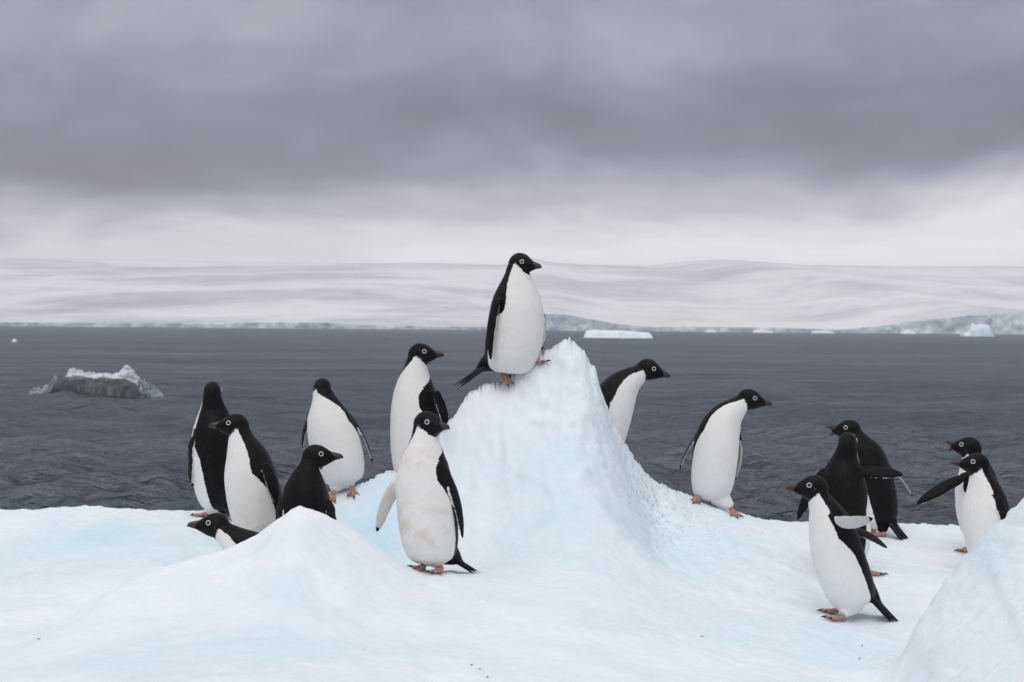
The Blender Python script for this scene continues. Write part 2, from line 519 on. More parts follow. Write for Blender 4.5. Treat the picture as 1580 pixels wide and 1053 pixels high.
def height(x, y, detail=True):
    x = np.asarray(x, float)
    y = np.asarray(y, float)
    z = floor_z(x, y)
    wob = 0.05 * fbm(x * 3 + 5, y * 3, 3)
    # foreground-left ridge
    yc, zc = c_b(x)
    dy = y - yc - 0.4 * wob
    up = np.maximum(zc - z, 0)
    prof = np.where(dy < 0, np.exp(-(np.abs(dy) / 0.62) ** 1.25), np.exp(-(np.abs(dy) / 0.20) ** 1.2))
    fade = sstep(-0.05, -0.30, x) if False else 1 - sstep(-0.35, -0.05, x)
    zb = z + up * prof * fade
    # snow block on the right
    yf, zf = c_f(x)
    dyf = y - yf - wob
    upf = np.maximum(zf - z, 0)
    proff = np.where(dyf < 0, np.exp(-(np.abs(dyf) / 0.9) ** 1.6), np.exp(-(np.abs(dyf) / 0.20) ** 1.6))
    zb = zb + upf * proff * sstep(1.15, 1.36, x)
    # main crest with the central peak
    ym, zm0 = c_main(x)
    dm = y - ym
    zm = crest_soft(x, np.maximum(-dm, 0))
    dm = y - ym
    upm = zm - z
    L = 0.30 + 0.22 * np.clip(upm, 0, 1)
    front = np.exp(-(np.abs(dm) / (L + 0.12)) ** 1.22)
    zc_ = z + np.maximum(upm, -0.02) * front
    near = np.exp(-np.maximum(-dm, 0) / 0.05)
    pkw = sstep(0.04, 0.42, zm0 - z)
    cone = smax(cone_z(x, y), z, 0.02 + 0.16 * np.clip(zm0 - z, 0, 1) * (1 - near))
    zc_ = zc_ * (1 - pkw) + cone * pkw
    zc_ = np.maximum(zc_, np.where(pkw < 1, cone, -9))
    zz = np.maximum(zb, np.where(dm < 0, zc_, -9)) if False else np.where(dm < 0, np.maximum(zb, zc_), 0)
    ledge = -1.02 + 0.30 * np.exp(-(x / 0.62) ** 4) + CAM_H - 0.02 * dm
    back = smax(zm - 1.6 * np.maximum(dm, 0) - 0.6 * np.maximum(dm, 0) ** 2, np.minimum(ledge, zm - 0.05 * dm), 0.03)
    zz = np.where(dm >= 0, back, zz)
    if detail:
        amp = 1.0
        zz = zz + 0.034 * fbm(x * 2.0, y * 1.7, 4) * amp * sstep(0, 0.35, -dm + 0.02)
        pk = np.exp(-((x - 0.25) / 0.7) ** 2) * np.exp(-((y - 9.2) / 0.6) ** 2)
        zz = zz + (0.010 + 0.024 * pk) * fbm(x * 9, (y + zz) * 6, 4, 0.55)
        rg = 1 - np.abs(2 * fbm(x * 5 + 3, y * 7 + 1, 3))
        zz = zz + 0.012 * pk * rg
        fb = sstep(1.2, 1.4, x) * sstep(7.6, 7.2, y)
        zz = zz + fb * 0.016 * fbm(x * 26, (y + 0.8 * zz) * 20, 4, 0.65)
        zz = zz + 0.0045 * fbm(x * 38, y * 38, 3, 0.6)
    # the floe's own rim drops into the sea
    e = np.minimum.reduce([x + 3.5 + 0.25 * fbm(y * 1.3, x * 0.2, 3), 3.5 - x + 0.25 * fbm(y * 1.3, x * 0.2 + 7, 3),
                           y - 4.55 + 0.3 * fbm(x * 1.3, 3.1 + 0 * y, 3), ym + 0.95 - y + 0.2 * fbm(x * 1.7, 9.4 + 0 * y, 3)])
    fall = sstep(0.28, -0.12, e) if False else 1 - sstep(-0.12, 0.28, e)
    return zz - fall * 2.4


def ground(x, y):
    return float(height(np.array([x]), np.array([y]))[0])


gx = np.arange(-3.75, 3.751, 0.0095)
gy = np.concatenate([np.arange(4.2, 6.0, 0.02), np.arange(6.0, 10.3, 0.0095), np.arange(10.3, 11.5, 0.025)])
GX, GY = np.meshgrid(gx, gy)
GZ = height(GX, GY)
PK = np.exp(-((GX - 0.25) / 0.75) ** 2) * np.exp(-((GY - 8.95) / 0.45) ** 2)
GY = GY + PK * (0.085 * fbm(GX * 3.5 + 2, GZ * 3.5, 4, 0.5) + 0.02 * (1 - np.abs(2.2 * fbm(GX * 8, GZ * 5 + GX * 4, 3))))
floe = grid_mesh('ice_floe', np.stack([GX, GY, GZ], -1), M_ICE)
# zones of clear blue ice and painted plateau shade, of dimpled ice, of loose granular snow
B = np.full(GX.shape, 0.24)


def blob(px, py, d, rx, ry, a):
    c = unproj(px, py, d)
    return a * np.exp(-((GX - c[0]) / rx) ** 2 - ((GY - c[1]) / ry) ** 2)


for q in ((570, 790, 9.0, 0.16, 0.35, 0.55), (150, 830, 9.2, 0.35, 0.25, 0.5), (200, 845, 9.0, 0.7, 0.35, 0.18), (60, 900, 8.4, 0.5, 0.4, 0.18), (250, 900, 8.2, 0.5, 0.3, -0.2), (460, 800, 7.6, 0.5, 0.12, -0.25), (820, 840, 8.5, 0.45, 0.5, 0.28), (1000, 830, 8.9, 0.35, 0.5, 0.25),  # left plateau bluer, ridge crest whiter: shading contrast painted into the colour
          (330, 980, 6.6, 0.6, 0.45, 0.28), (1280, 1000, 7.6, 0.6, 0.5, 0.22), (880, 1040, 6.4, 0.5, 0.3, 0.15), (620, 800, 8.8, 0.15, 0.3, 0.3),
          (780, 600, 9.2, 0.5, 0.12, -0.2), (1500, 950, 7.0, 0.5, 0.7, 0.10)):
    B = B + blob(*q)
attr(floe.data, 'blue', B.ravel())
DM = blob(1000, 740, 9.4, 0.34, 0.6, 1.0) * sstep(0.15, 0.4, GX)
attr(floe.data, 'dimple', np.clip(DM, 0, 1).ravel())
attr(floe.data, 'grain', (sstep(1.2, 1.42, GX) * sstep(7.6, 7.25, GY)).ravel() if False else (sstep(1.2, 1.42, GX) * (1 - sstep(7.25, 7.6, GY))).ravel())
tag(floe, 'large pale blue and white ice floe with a central peak carrying the penguins', 'ice floe')

# ------------------------------------------------------------------ sea
rr = [2.0]
while rr[-1] < 9200:
    d = rr[-1]
    step = 0.5 if d < 15 else max(0.10, d * d / (F * 0.65 * CAM_H) * 0.62)
    rr.append(d + min(step, d * 0.12))
rr = np.array(rr)
fine = np.linspace(-0.30, 0.30, 760)
side = np.linspace(0.30, math.pi, 60)[1:]
th = np.concatenate([-side[::-1], fine, side])
TH, RR = np.meshgrid(th, rr)
SX, SY = RR * np.sin(TH), RR * np.cos(TH)
SZ = np.zeros_like(SX)
dr = np.gradient(rr)[:, None] * np.ones_like(SX)
dth = np.gradient(th)[None, :] * RR
cellsz = np.maximum(dr, dth)
for k in range(70):
    lam = 0.30 * (1.07 ** k) if k < 36 else rng.uniform(0.35, 2.6)
    ang = rng.normal(-1.35, 0.85)
    kx, ky = math.cos(ang) * 2 * math.pi / lam, math.sin(ang) * 2 * math.pi / lam
    ph = rng.uniform(0, 6.28)
    a = 0.0092 * lam ** 0.62
    fade = np.clip((lam / (2.2 * cellsz)) - 0.6, 0, 1)
    SZ += a * fade * np.sin(kx * SX + ky * SY + ph)
gust = 0.75 + 0.6 * (fbm(SX * 0.05, SY * 0.05, 3) + 0.3)
SZ *= gust
sea = grid_mesh('sea', np.stack([SX, SY, SZ], -1), M_SEA, flip=True)
tag(sea, kind='structure')

# ------------------------------------------------------------------ far coast: ice cliff and snow slope
SHORE = 3000.0
cl_px = np.array([-4000, -1500, -200, 0, 150, 300, 430, 500, 600, 740, 800, 832, 870, 900, 950, 1000, 1100, 1200, 1300, 1350, 1400, 1450, 1490, 1530, 1580, 1750, 2200, 4000])
cl_h = np.array([8, 12, 5, 5, 5, 6, 8.5, 8.5, 4, 3.5, 10, 24, 24, 18, 10, 6, 7, 6, 4, 9, 17, 22, 28, 30, 27, 14, 10, 8.0])


def cliff_top(x):
    px = x / SHORE * F + 790
    return np.interp(px, cl_px, cl_h) * SHORE / F * (1 + 0.10 * vnoise(x / 22, 0 * x)) + 1.0


def shore_y(x):
    return SHORE + 60 * fbm(x / 500, 0 * x + 3.3, 3)


xs = np.concatenate([np.linspace(-7000, -1000, 120)[:-1], np.linspace(-1000, 1000, 800), np.linspace(1000, 7000, 120)[1:]])
ys = np.concatenate([np.linspace(0, 300, 16), np.linspace(300, 4400, 110)[1:]])
CX, T = np.meshgrid(xs, ys)
CY = shore_y(CX) + T
u = T / 4400
und = 6 * fbm(CX / 900 + 4, CY / 1300, 4) * sstep(0.02, 0.3, u) + 2.5 * fbm(CX / 160, CY / 240, 3) * sstep(0.0, 0.1, u)
CZ = cliff_top(CX) + 235 * (0.55 * u + 0.45 * np.sin(u * math.pi / 2)) * (1 + 0.07 * fbm(CX / 1500 + 2, 0 * CX, 2)) + und
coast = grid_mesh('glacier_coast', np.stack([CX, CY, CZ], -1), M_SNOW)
tag(coast, kind='structure')
vv = np.linspace(0, 1, 14)
CX2, V = np.meshgrid(xs, vv)
top = cliff_top(CX2)
CY2 = shore_y(CX2) - (1 - V) * 0.25 * top - 5 * (fbm(CX2 / 14, V * top / 14, 4, 0.6) + 0.25) * (1 - V ** 6)
cliff = grid_mesh('ice_cliff', np.stack([CX2, CY2, -2 + (top + 2) * V], -1), M_CLIFF, smooth=False)
cliff.parent = coast


# ------------------------------------------------------------------ small bergs
def berg_material(name, a, b, scale):
    m, t = new_mat(name)
    p = t.n('ShaderNodeTexCoord').outputs['Object']
    k = t.mapr(t.noise(t.vec(p, (scale, scale, scale * 2.2)), 1.0, 5, 0.6, 0.5), 0.4, 0.68, 0, 1)
    c = t.mix(k, a, b)
    bs = t.n('ShaderNodeBsdfPrincipled', {'Base Color': c, 'Roughness': 0.6, 'Specular IOR Level': 0.3})
    t.n('ShaderNodeOutputMaterial', {0: bs.outputs[0]})
    return m


def berg(name, px, pyb, d, w_px, prof, depth, mat, seed, rough=0.12):
    """prof: list of (u 0..1 across, height px); a lumpy solid standing in the water"""
    c = unproj(px, pyb, d)
    s = d / F
    n, mm = 56, 20
    U, Vv = np.meshgrid(np.linspace(0, 1, n), np.linspace(-1, 1, mm))
    hh = np.interp(U, [q[0] for q in prof], [q[1] for q in prof]) * s
    env = np.clip(1 - np.abs(Vv) ** 5, 0, 1) * np.clip(1 - np.abs(2 * U - 1) ** 24, 0, 1)
    x = (U - 0.5) * w_px * s * (1 + 0.0 * Vv)
    y = Vv * depth * 0.5 * (1 + 0.25 * fbm(U * 5 + seed, Vv * 0 + seed, 3))
    z = hh * env * (1 + rough * fbm(U * 9 + seed, Vv * 3 + seed, 4)) - 0.25 * s * 4 * (1 - env)
    P = np.stack([x, y, z], -1)
    o = grid_mesh(name, P, mat, smooth=False)
    o.location = (c[0], c[1], 0.0)
    return o


M_BERG = berg_material('berg_ice', (0.86, 0.89, 0.92), (0.60, 0.76, 0.84), 0.35)
M_BERG2 = berg_material('berg_blue', (0.84, 0.88, 0.92), (0.35, 0.60, 0.75), 0.12)
tag(berg('tabular_iceberg', 953.5, 521.3, 470, 106, [(0, 10.5), (0.03, 11.8), (0.22, 12.4), (0.25, 11.8), (0.5, 11.6), (0.8, 9.6), (0.97, 8.6), (1, 7)], 9.0, M_BERG, 1, 0.05),
    'long flat-topped white iceberg floating just right of the ice peak', 'iceberg')
tag(berg('iceberg', 1507.5, 519, 1060, 48, [(0, 5), (0.2, 6), (0.24, 15), (0.34, 19.5), (0.42, 17), (0.6, 18.5), (0.8, 17.5), (0.9, 13), (0.94, 6), (1, 3)], 14, M_BERG2, 2, 0.2),
    'small humped white iceberg with blue notch at the far right', 'iceberg')
for i, (px, py, d, w_, h_, lb) in enumerate((
        (1177, 514.6, 2300, 32, 5.5, 'low white ice chunk on the far shore, second one right of the flat iceberg'),
        (1269, 515.2, 2350, 36, 4.5, 'narrow white ice strip at the cliff foot right of centre'),
        (1400, 516.2, 2400, 22, 6.5, 'white ice mound under the left end of the grey right-hand cliff'),
        (1097, 513.9, 2400, 20, 3.6, 'tiny pale ice piece on the waterline nearest the flat iceberg'))):
    tag(berg('ice_chunk', px, py, d, w_, [(0, h_ * .5), (0.3, h_ * .8), (0.55, h_), (0.8, h_ * .6), (1, h_ * .3)], 18, M_BERG, 5 + i, 0.3),
        lb, 'ice chunk', 'ice chunks along the glacier shore')
tag(berg('ice_chunk', 22, 528.2, 222, 7, [(0, 2), (0.3, 4), (0.6, 5), (1, 2)], 0.4, M_BERG, 11, 0.3),
    'tiny white speck of floating ice near the left edge', 'ice chunk')

# dark wave-washed growler with a breaking crest
M_GROWL, tg = new_mat('dark_clear_ice')
p = tg.n('ShaderNodeTexCoord').outputs['Object']
kk = tg.mapr(tg.noise(tg.vec(p, (2, 2, 3)), 1.0, 5, 0.65, 0.4), 0.35, 0.7, 0, 1)
cc = tg.mix(kk, (0.018, 0.024, 0.027), (0.080, 0.095, 0.102))
gz_ = tg.n('ShaderNodeSeparateXYZ', {0: p}).outputs[2]
cc = tg.mix(tg.mapr(tg.m('ADD', gz_, tg.m('MULTIPLY', tg.noise(p, 3.5, 5, 0.7), 0.5)), 0.70, 0.98, 0, 0.85, True), cc, (0.50, 0.53, 0.56))
bs = tg.n('ShaderNodeBsdfPrincipled', {'Base Color': cc, 'Roughness': 0.35, 'Specular IOR Level': 0.4})
tg.n('ShaderNodeOutputMaterial', {0: bs.outputs[0]})
M_FOAM = berg_material('sea_foam', (0.70, 0.72, 0.75), (0.24, 0.27, 0.29), 2.2)
M_WASH = berg_material('thin_wash', (0.36, 0.41, 0.44), (0.14, 0.17, 0.19), 3.0)
gd = CAM_H * F / (612 - 503.0)
gc = unproj(140, 612, gd)
groot = bpy.data.objects.new('growler', None)
COL.objects.link(groot)
groot.location = (gc[0], gc[1], 0)
tag(groot, 'dark low lump of ice awash with white breaking foam, alone on the sea at left', 'ice lump')
gs = gd / F


def lump(name, pts, depth, mat, yoff, rough, seed, zb=-0.15):
    n, mm = 90, 24
    U, A = np.meshgrid(np.linspace(0, 1, n), np.linspace(0, math.pi, mm))
    xs_ = [(q[0] - 140) * gs for q in pts]
    x = xs_[0] + (xs_[-1] - xs_[0]) * U
    hz = np.interp(x, xs_, [(612 - q[1]) * gs for q in pts])
    r = 1 + rough * fbm(U * 16 + seed, A * 2.5 + seed, 4, 0.6) * 2
    z = zb + (hz - zb) * np.sin(A) ** 0.7 * r
    y = -np.cos(A) * depth * 0.5 * (0.35 + 0.65 * np.sin(np.pi * U)) * r + yoff
    o = grid_mesh(name, np.stack([x, y, z], -1), mat)
    o.parent = groot
    return o


lump('body', [(74, 612), (84, 596), (92, 585), (110, 582), (150, 584), (190, 585), (210, 592), (224, 604), (236, 612)], 1.6, M_GROWL, 0.0, 0.06, 3)
lump('foam_crest', [(92, 590), (100, 574), (112, 573), (135, 577), (160, 579), (176, 580), (180, 573), (190, 569), (200, 573), (206, 583), (214, 590), (222, 600)], 1.2, M_FOAM, 0.5, 0.13, 8, 0.1)
lump('foam_wash', [(196, 612), (205, 597), (214, 589), (228, 593), (238, 602), (250, 612)], 1.2, M_WASH, 0.3, 0.2, 12)
lump('foam_wash', [(38, 613), (46, 601), (60, 602), (74, 592), (88, 584), (96, 600), (100, 612)], 1.3, M_WASH, 0.35, 0.2, 15)

# ------------------------------------------------------------------ penguins
TMP = []


def loft(rings, n=22):
    """rings: (center, fvec, svec, rf, rb, rs) -> closed tube verts, faces"""
    V, Fc = [], []
    for (c, f, s, rf, rb, rs) in rings:
        for k in range(n):
            a = 2 * math.pi * k / n
            ca, sa = math.cos(a), math.sin(a)
            V.append(c + f * (ca * (rf if ca > 0 else rb)) + s * (sa * rs))
    m = len(rings)
    for i in range(m - 1):
        for k in range(n):
            k2 = (k + 1) % n
            Fc.append((i * n + k, i * n + k2, (i + 1) * n + k2, (i + 1) * n + k))
    V.append(rings[0][0])
    V.append(rings[-1][0])
    a, b = len(V) - 2, len(V) - 1
    for k in range(n):
        k2 = (k + 1) % n
        Fc.append((a, k2, k))
        Fc.append((b, (m - 1) * n + k, (m - 1) * n + k2))
    return V, Fc


def unit(v):
    v = np.asarray(v, float)
    return v / max(np.linalg.norm(v), 1e-9)


def yawv(deg):
    a = math.radians(deg)
    return np.array([math.sin(a), -math.cos(a), 0.0])


def spline(P, n):
    P = np.array(P)
    Q = np.vstack([2 * P[0] - P[1], P, 2 * P[-1] - P[-2]])
    out = []
    for i in range(1, len(Q) - 2):
        for t in np.linspace(0, 1, 24, endpoint=False):
            a, b, c, d = Q[i - 1], Q[i], Q[i + 1], Q[i + 2]
            out.append(0.5 * (2 * b + (c - a) * t + (2 * a - 5 * b + 4 * c - d) * t * t + (3 * b - a - 3 * c + d) * t ** 3))
    out.append(P[-1])
    out = np.array(out)
    L = np.concatenate([[0], np.cumsum(np.linalg.norm(np.diff(out, axis=0), axis=1))])
    s = np.linspace(0, L[-1], n)
    return np.stack([np.interp(s, L, out[:, k]) for k in range(3)], -1), L[-1]


S_K = [0, .03, .08, .16, .28, .42, .54, .64, .73, .81, .88, .94, 1.0]
R_K = [.072, .104, .119, .130, .137, .138, .134, .126, .112, .092, .072, .058, .050]
PHI_K_S = [0, .1, .3, .45, .53, .60, .66, .74, .82, .9, 1.0]
PHI_K = [100, 97, 90, 84, 72, 60, 60, 66, 76, 84, 80]
HU = [-.060, -.052, -.038, -.018, .004, .022, .040, .055, .068, .078]
HR = [.010, .027, .040, .047, .047, .042, .032, .023, .016, .010]


def foot_mesh():
    V, Fc, M = [], [], []

    def add(v, f, mi):
        o = len(V)
        V.extend(v)
        Fc.extend([tuple(i + o for i in q) for q in f])
        M.extend([mi] * len(f))
    for a, ln in ((-24, .062), (0, .074), (24, .060)):
        d = np.array([math.sin(math.radians(a)), math.cos(math.radians(a)), 0])
        s = np.array([d[1], -d[0], 0])
        up = np.array([0, 0, 1.0])
        rings = []
        for t, r, z in ((0, .011, .016), (.35, .0095, .013), (.55, .0085, .009), (.8, .008, .009), (1.0, .006, .006)):
            rings.append((d * ln * t + up * z, up, s, r * .8, r * .8, r))
        add(*loft(rings, 8), 0)
        rings = [(d * (ln + .000) + up * .008, up, s, .0045, .0045, .004), (d * (ln + .010) + up * .009, up, s, .0035, .0035, .003),
                 (d * (ln + .021) + up * .003, up, s, .0008, .0008, .0008)]
        add(*loft(rings, 6), 1)
    w0 = [np.array([0, .01, .008]), np.array([-.020, .046, .005]), np.array([0, .056, .006]), np.array([.020, .046, .005])]
    web = w0 + [q + np.array([0, 0, .004]) for q in w0]
    add(web, [(0, 1, 2), (0, 2, 3), (4, 6, 5), (4, 7, 6), (1, 5, 6, 2), (2, 6, 7, 3)], 0)
    rings = [(np.array([0, -.012, .010]), np.array([0, 0, 1.]), np.array([1., 0, 0]), .006, .006, .006),
             (np.array([0, -.002, .016]), np.array([0, 0, 1.]), np.array([1., 0, 0]), .012, .012, .013),
             (np.array([0, .012, .015]), np.array([0, 0, 1.]), np.array([1., 0, 0]), .011, .011, .013)]
    add(*loft(rings, 8), 0)
    return V, Fc, M


def penguin(spec, label):
    d = spec['d']
    pts = [unproj(q[0], q[1], d + (q[2] if len(q) > 2 else 0)) for q in spec['pts']]
    hq = spec['head']
    hc = unproj(hq[0], hq[1], d + (hq[2] if len(hq) > 2 else 0))
    hy, hp = spec['hyaw'], math.radians(spec.get('hpitch', 0))
    hf = yawv(hy) * math.cos(hp) + np.array([0, 0, math.sin(hp)])
    hs = unit(np.cross(hf, [0, 0, 1]))            # bird's right-hand side of the head
    hu = np.cross(hs, hf)
    sc = spec.get('scale', 1.0) * 0.885
    hk = spec.get('hscale', 1.07)
    base = pts[0].copy()
    feet = []
    for q in spec['feet']:
        p_ = unproj(q[0], q[1], d + (q[3] if len(q) > 3 else 0))
        gz = ground(p_[0], p_[1])
        feet.append((np.array([p_[0], p_[1], gz]), q[2], p_[2] - gz))
    root = bpy.data.objects.new('penguin', None)
    COL.objects.link(root)
    g0 = np.mean([f[0] for f in feet], axis=0)
    root.location = g0
    tag(root, label, 'penguin', 'penguins gathered on the ice floe')
    print('PENGUIN %-40s foot gap (px point above ice): %s' % (label[:40], ['%.3f' % f[2] for f in feet]))
    # a body resting where its feet are: shift vertically by the mean gap
    pts = [q - g0 for q in pts]
    hc = hc - g0
    feet = [(f[0] - g0, f[1]) for f in feet]

    # spine
    sp, Ls = spline(pts + [hc - hf * 0.018 * hk - hu * 0.012 * hk], 60)
    tn = np.gradient(sp, axis=0)
    tn /= np.linalg.norm(tn, axis=1)[:, None]
    s = np.linspace(0, 1, 60)
    by = spec['yaw']
    dyaw = ((hy - by + 180) % 360) - 180
    if 'turn' in spec:
        dyaw = spec['turn']
    fr = []
    for i in range(60):
        f0 = np.array(spec['fvec'], float) if 'fvec' in spec else yawv(by + dyaw * float(sstep(0.66, 1.0, s[i])) * 0.9)
        f = f0 - tn[i] * np.dot(f0, tn[i])
        fr.append(unit(f))
    fr = np.array(fr)
    sd_ = np.cross(tn, fr)
    rad = np.interp(s, S_K, R_K) * sc
    bf = np.interp(s, [0, .15, .35, .6, .8, 1], [1.0, 1.10, 1.12, 1.08, 1.0, 1.0])
    bb = np.interp(s, [0, .15, .35, .6, .8, 1], [1.0, .92, .84, .86, .95, 1.0])
    rings = [(sp[i], fr[i], sd_[i], rad[i] * bf[i], rad[i] * bb[i], rad[i]) for i in range(60)]
    V, Fc = loft(rings, 28)

    def join(v2, f2):
        o = len(V)
        V.extend(v2)
        Fc.extend([tuple(i + o for i in q) for q in f2])
    # skull
    hr = []
    for u_, r_ in zip(HU, HR):
        z_ = np.interp(u_, [-.06, -.02, .02, .078], [-.006, 0.0, -.001, -.008]) * hk
        hr.append((hc + hf * u_ * hk + hu * z_, hu, hs, r_ * hk, r_ * hk * 1.05, r_ * .84 * hk))
    join(*loft(hr, 24))
    # flippers
    fl_data = []
    for q in spec['flippers']:
        a = unproj(q[0][0], q[0][1], d + q[0][2]) - g0
        b = unproj(q[1][0], q[1][1], d + q[1][2]) - g0
        ov = np.array([q[2][0], -q[2][1], q[2][2]], float)
        ax = unit(b - a)
        ov = unit(ov - ax * np.dot(ov, ax))
        wd = np.cross(ax, ov)
        ln = np.linalg.norm(b - a)
        bend = q[3] if len(q) > 3 else 0.10
        rg = []
        N = 22
        cen = []
        for i in range(N):
            t = i / (N - 1)
            wdt = np.interp(t, [0, .12, .35, .6, .8, .92, 1], [.020, .026, .031, .029, .023, .015, .004]) * (q[4] if len(q) > 4 else 1.0)
            th_ = np.interp(t, [0, .2, .6, 1], [.011, .008, .0062, .0042])
            c = a + ax * ln * t + ov * bend * ln * math.sin(math.pi * t) * 0.6 + wd * (spec.get('sweep', 0.0)) * t * t
            if True:
                jn = int(np.argmin(np.linalg.norm(sp - c, axis=1) - 0.5 * rad))
                for _ in range(30):
                    vv0 = c - sp[jn]
                    e1, e2 = np.dot(vv0, fr[jn]), np.dot(vv0, sd_[jn])
                    rf_ = rad[jn] * (bf[jn] if e1 > 0 else bb[jn])
                    if math.hypot(e1 / rf_, e2 / rad[jn]) > float(np.interp(t, [0, .12, .3, 1], [.72, .95, 1.03, 1.08])):
                        break
                    c = c + ov * 0.006
            cen.append(c)
            rg.append((c, wd, ov, wdt, wdt, th_))
        jn = int(np.argmin(np.linalg.norm(sp - a, axis=1)))
        root_c = cen[0] * 0.62 + sp[jn] * 0.38
        rg = [(root_c, wd, ov, .022, .022, .020), (cen[0] * .85 + sp[jn] * .15, wd, ov, .022, .022, .017)] + rg
        join(*loft(rg, 14))
        cen = np.array(cen)
        fl_data.append((cen, ax, ov, wd, ln))
    # rump running out into the tail
    tb0 = unproj(*spec['tail'][0][:2], d + spec['tail'][0][2]) - g0
    tt0 = unproj(*spec['tail'][1][:2], d + spec['tail'][1][2]) - g0
    rs0 = sp[9]
    tax = unit(tt0 - tb0)
    tsd = unit(np.cross(tax, [0, 0, 1])) if abs(tax[2]) < .9 else unit(np.cross(tax, fr[2]))
    tup = np.cross(tsd, tax)
    tl0 = np.linalg.norm(tt0 - tb0)
    rump = [rs0 * .5 + tb0 * .5, tb0 * .8 + rs0 * .2, tb0 + tax * tl0 * .08, tb0 + tax * tl0 * .24, tb0 + tax * tl0 * .36]
    join(*loft([(c, tup, tsd, a_, a_, b_) for c, a_, b_ in zip(rump, (.070, .050, .031, .014, .006), (.075, .058, .040, .024, .014))], 16))
    # feathered thighs and legs
    for fpos, fy in feet:
        hip = sp[3] * 0.55 + fpos * 0.45 + np.array([0, 0, 0.02])
        ank = fpos + np.array([0, 0, .030])
        tdir = unit(hip - ank)
        f_ = unit(np.cross(tdir, [0.3, 1, 0.1]))
        s_ = np.cross(tdir, f_)
        top_ = hip + tdir * 0.02
        join(*loft([(ank, f_, s_, .019, .019, .019), (ank * .6 + top_ * .4, f_, s_, .036, .036, .036), (top_, f_, s_, .055, .055, .055)], 12))

    me0 = bpy.data.meshes.new('tmp')
    me0.from_pydata([tuple(v) for v in V], [], Fc)
    bm = bmesh.new()
    bm.from_mesh(me0)
    bmesh.ops.recalc_face_normals(bm, faces=bm.faces)
    bm.to_mesh(me0)
    bm.free()
    tmp = bpy.data.objects.new('tmp', me0)
    COL.objects.link(tmp)
    md = tmp.modifiers.new('r', 'REMESH')
    md.mode = 'VOXEL'
    md.voxel_size = 0.0046
    ms = tmp.modifiers.new('s', 'SMOOTH')
    ms.factor = 0.5
    ms.iterations = 4
    dg = bpy.context.evaluated_depsgraph_get()
    me = bpy.data.meshes.new_from_object(tmp.evaluated_get(dg))
    bpy.data.objects.remove(tmp)
    bpy.data.meshes.remove(me0)
    me.name = 'body'
    me.shade_smooth()
    me.materials.clear()
    me.materials.append(M_FEATHER)
    n = len(me.vertices)
    co = np.empty(n * 3, np.float32)
    me.vertices.foreach_get('co', co)
    co = co.reshape(-1, 3).astype(float)
    # plumage pattern in body coordinates
    D = np.linalg.norm(co[:, None, :] - sp[None, :, :], axis=-1) - 0.55 * rad[None, :]
    j = np.argmin(D, axis=1)
    v = co - sp[j]
    cx = np.einsum('ij,ij->i', v, fr[j])
    cy = np.einsum('ij,ij->i', v, sd_[j])
    phi = np.degrees(np.abs(np.arctan2(cy, cx)))
    sj = s[j] + np.einsum('ij,ij->i', v, tn[j]) / Ls * 0.5
    pm = np.interp(sj, PHI_K_S, PHI_K) + spec.get('phi', 0)
    fld = (pm - phi) * math.pi / 180 * rad[j]
    stop = 0.965 + 0.05 * np.clip(phi / 80, 0, 1)
    fld = np.minimum(fld, (stop - sj) * Ls)
    # head: everything the skull covers is black
    hv = co - hc
    hu_ = np.einsum('ij,j->i', hv, hf)
    hr_ = np.interp(hu_, np.array(HU) * hk, np.array(HR) * hk)
    hz_ = hv @ hu
    hz_ = np.where(hz_ < 0, hz_ * 0.84, hz_)
    rl = np.sqrt(hz_ ** 2 + (hv @ hs / .84) ** 2)
    dh = rl - hr_ * 1.04 - np.where((hu_ < -.062 * hk) | (hu_ > .085 * hk), -1, 0)
    fld = np.where((hu_ > -.075 * hk) & (hu_ < .09 * hk), np.minimum(fld, dh * 0.9 - 0.001), fld)
    fld = np.where((hu_ > .028 * hk) & (np.hypot(hv @ hu, hv @ hs) < .046 * hk), np.minimum(fld, -.012), fld)
    under = np.zeros(n)
    # black rump and tail root
    rd_ = np.linalg.norm(co[:, None, :] - np.array(rump[1:])[None], axis=-1)
    jr = np.argmin(rd_, axis=1)
    rm = np.min(rd_, axis=1) - np.array([.050, .043, .030, .022])[jr]
    upper = (co - np.array(rump[1:])[jr]) @ tup
    fld = np.where(phi > 60, np.minimum(fld, np.maximum(rm, -upper - .022)), fld)
    for cen, ax, ov, wd, ln in fl_data:
        fld = np.minimum(fld, np.maximum(np.linalg.norm(co - cen[1] - ax * .012, axis=1) - .044, (60 - phi) * .002))
    rfj = rad[j] * np.where(cx > 0, bf[j], bb[j])
    bnorm = np.hypot(cx / rfj, cy / rad[j])
    for cen, ax, ov, wd, ln in fl_data:
        dc = np.linalg.norm(co[:, None, :] - cen[None], axis=-1)
        jj = np.argmin(dc, axis=1)
        vv_ = co - cen[jj]
        t = jj / (len(cen) - 1)
        wdt = np.interp(t, [0, .12, .35, .6, .8, .92, 1], [.020, .026, .031, .029, .023, .015, .004])
        on = vv_ @ ov
        wn = vv_ @ wd
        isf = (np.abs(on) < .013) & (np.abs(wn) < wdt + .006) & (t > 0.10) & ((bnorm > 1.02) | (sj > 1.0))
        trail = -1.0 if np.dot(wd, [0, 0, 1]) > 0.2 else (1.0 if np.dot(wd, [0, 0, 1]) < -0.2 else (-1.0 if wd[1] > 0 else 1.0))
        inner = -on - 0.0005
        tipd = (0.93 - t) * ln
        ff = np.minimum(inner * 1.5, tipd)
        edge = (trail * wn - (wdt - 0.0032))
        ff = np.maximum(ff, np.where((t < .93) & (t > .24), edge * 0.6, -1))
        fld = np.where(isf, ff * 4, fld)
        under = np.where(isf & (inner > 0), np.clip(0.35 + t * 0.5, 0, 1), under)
    attr(me, 'belly', fld)
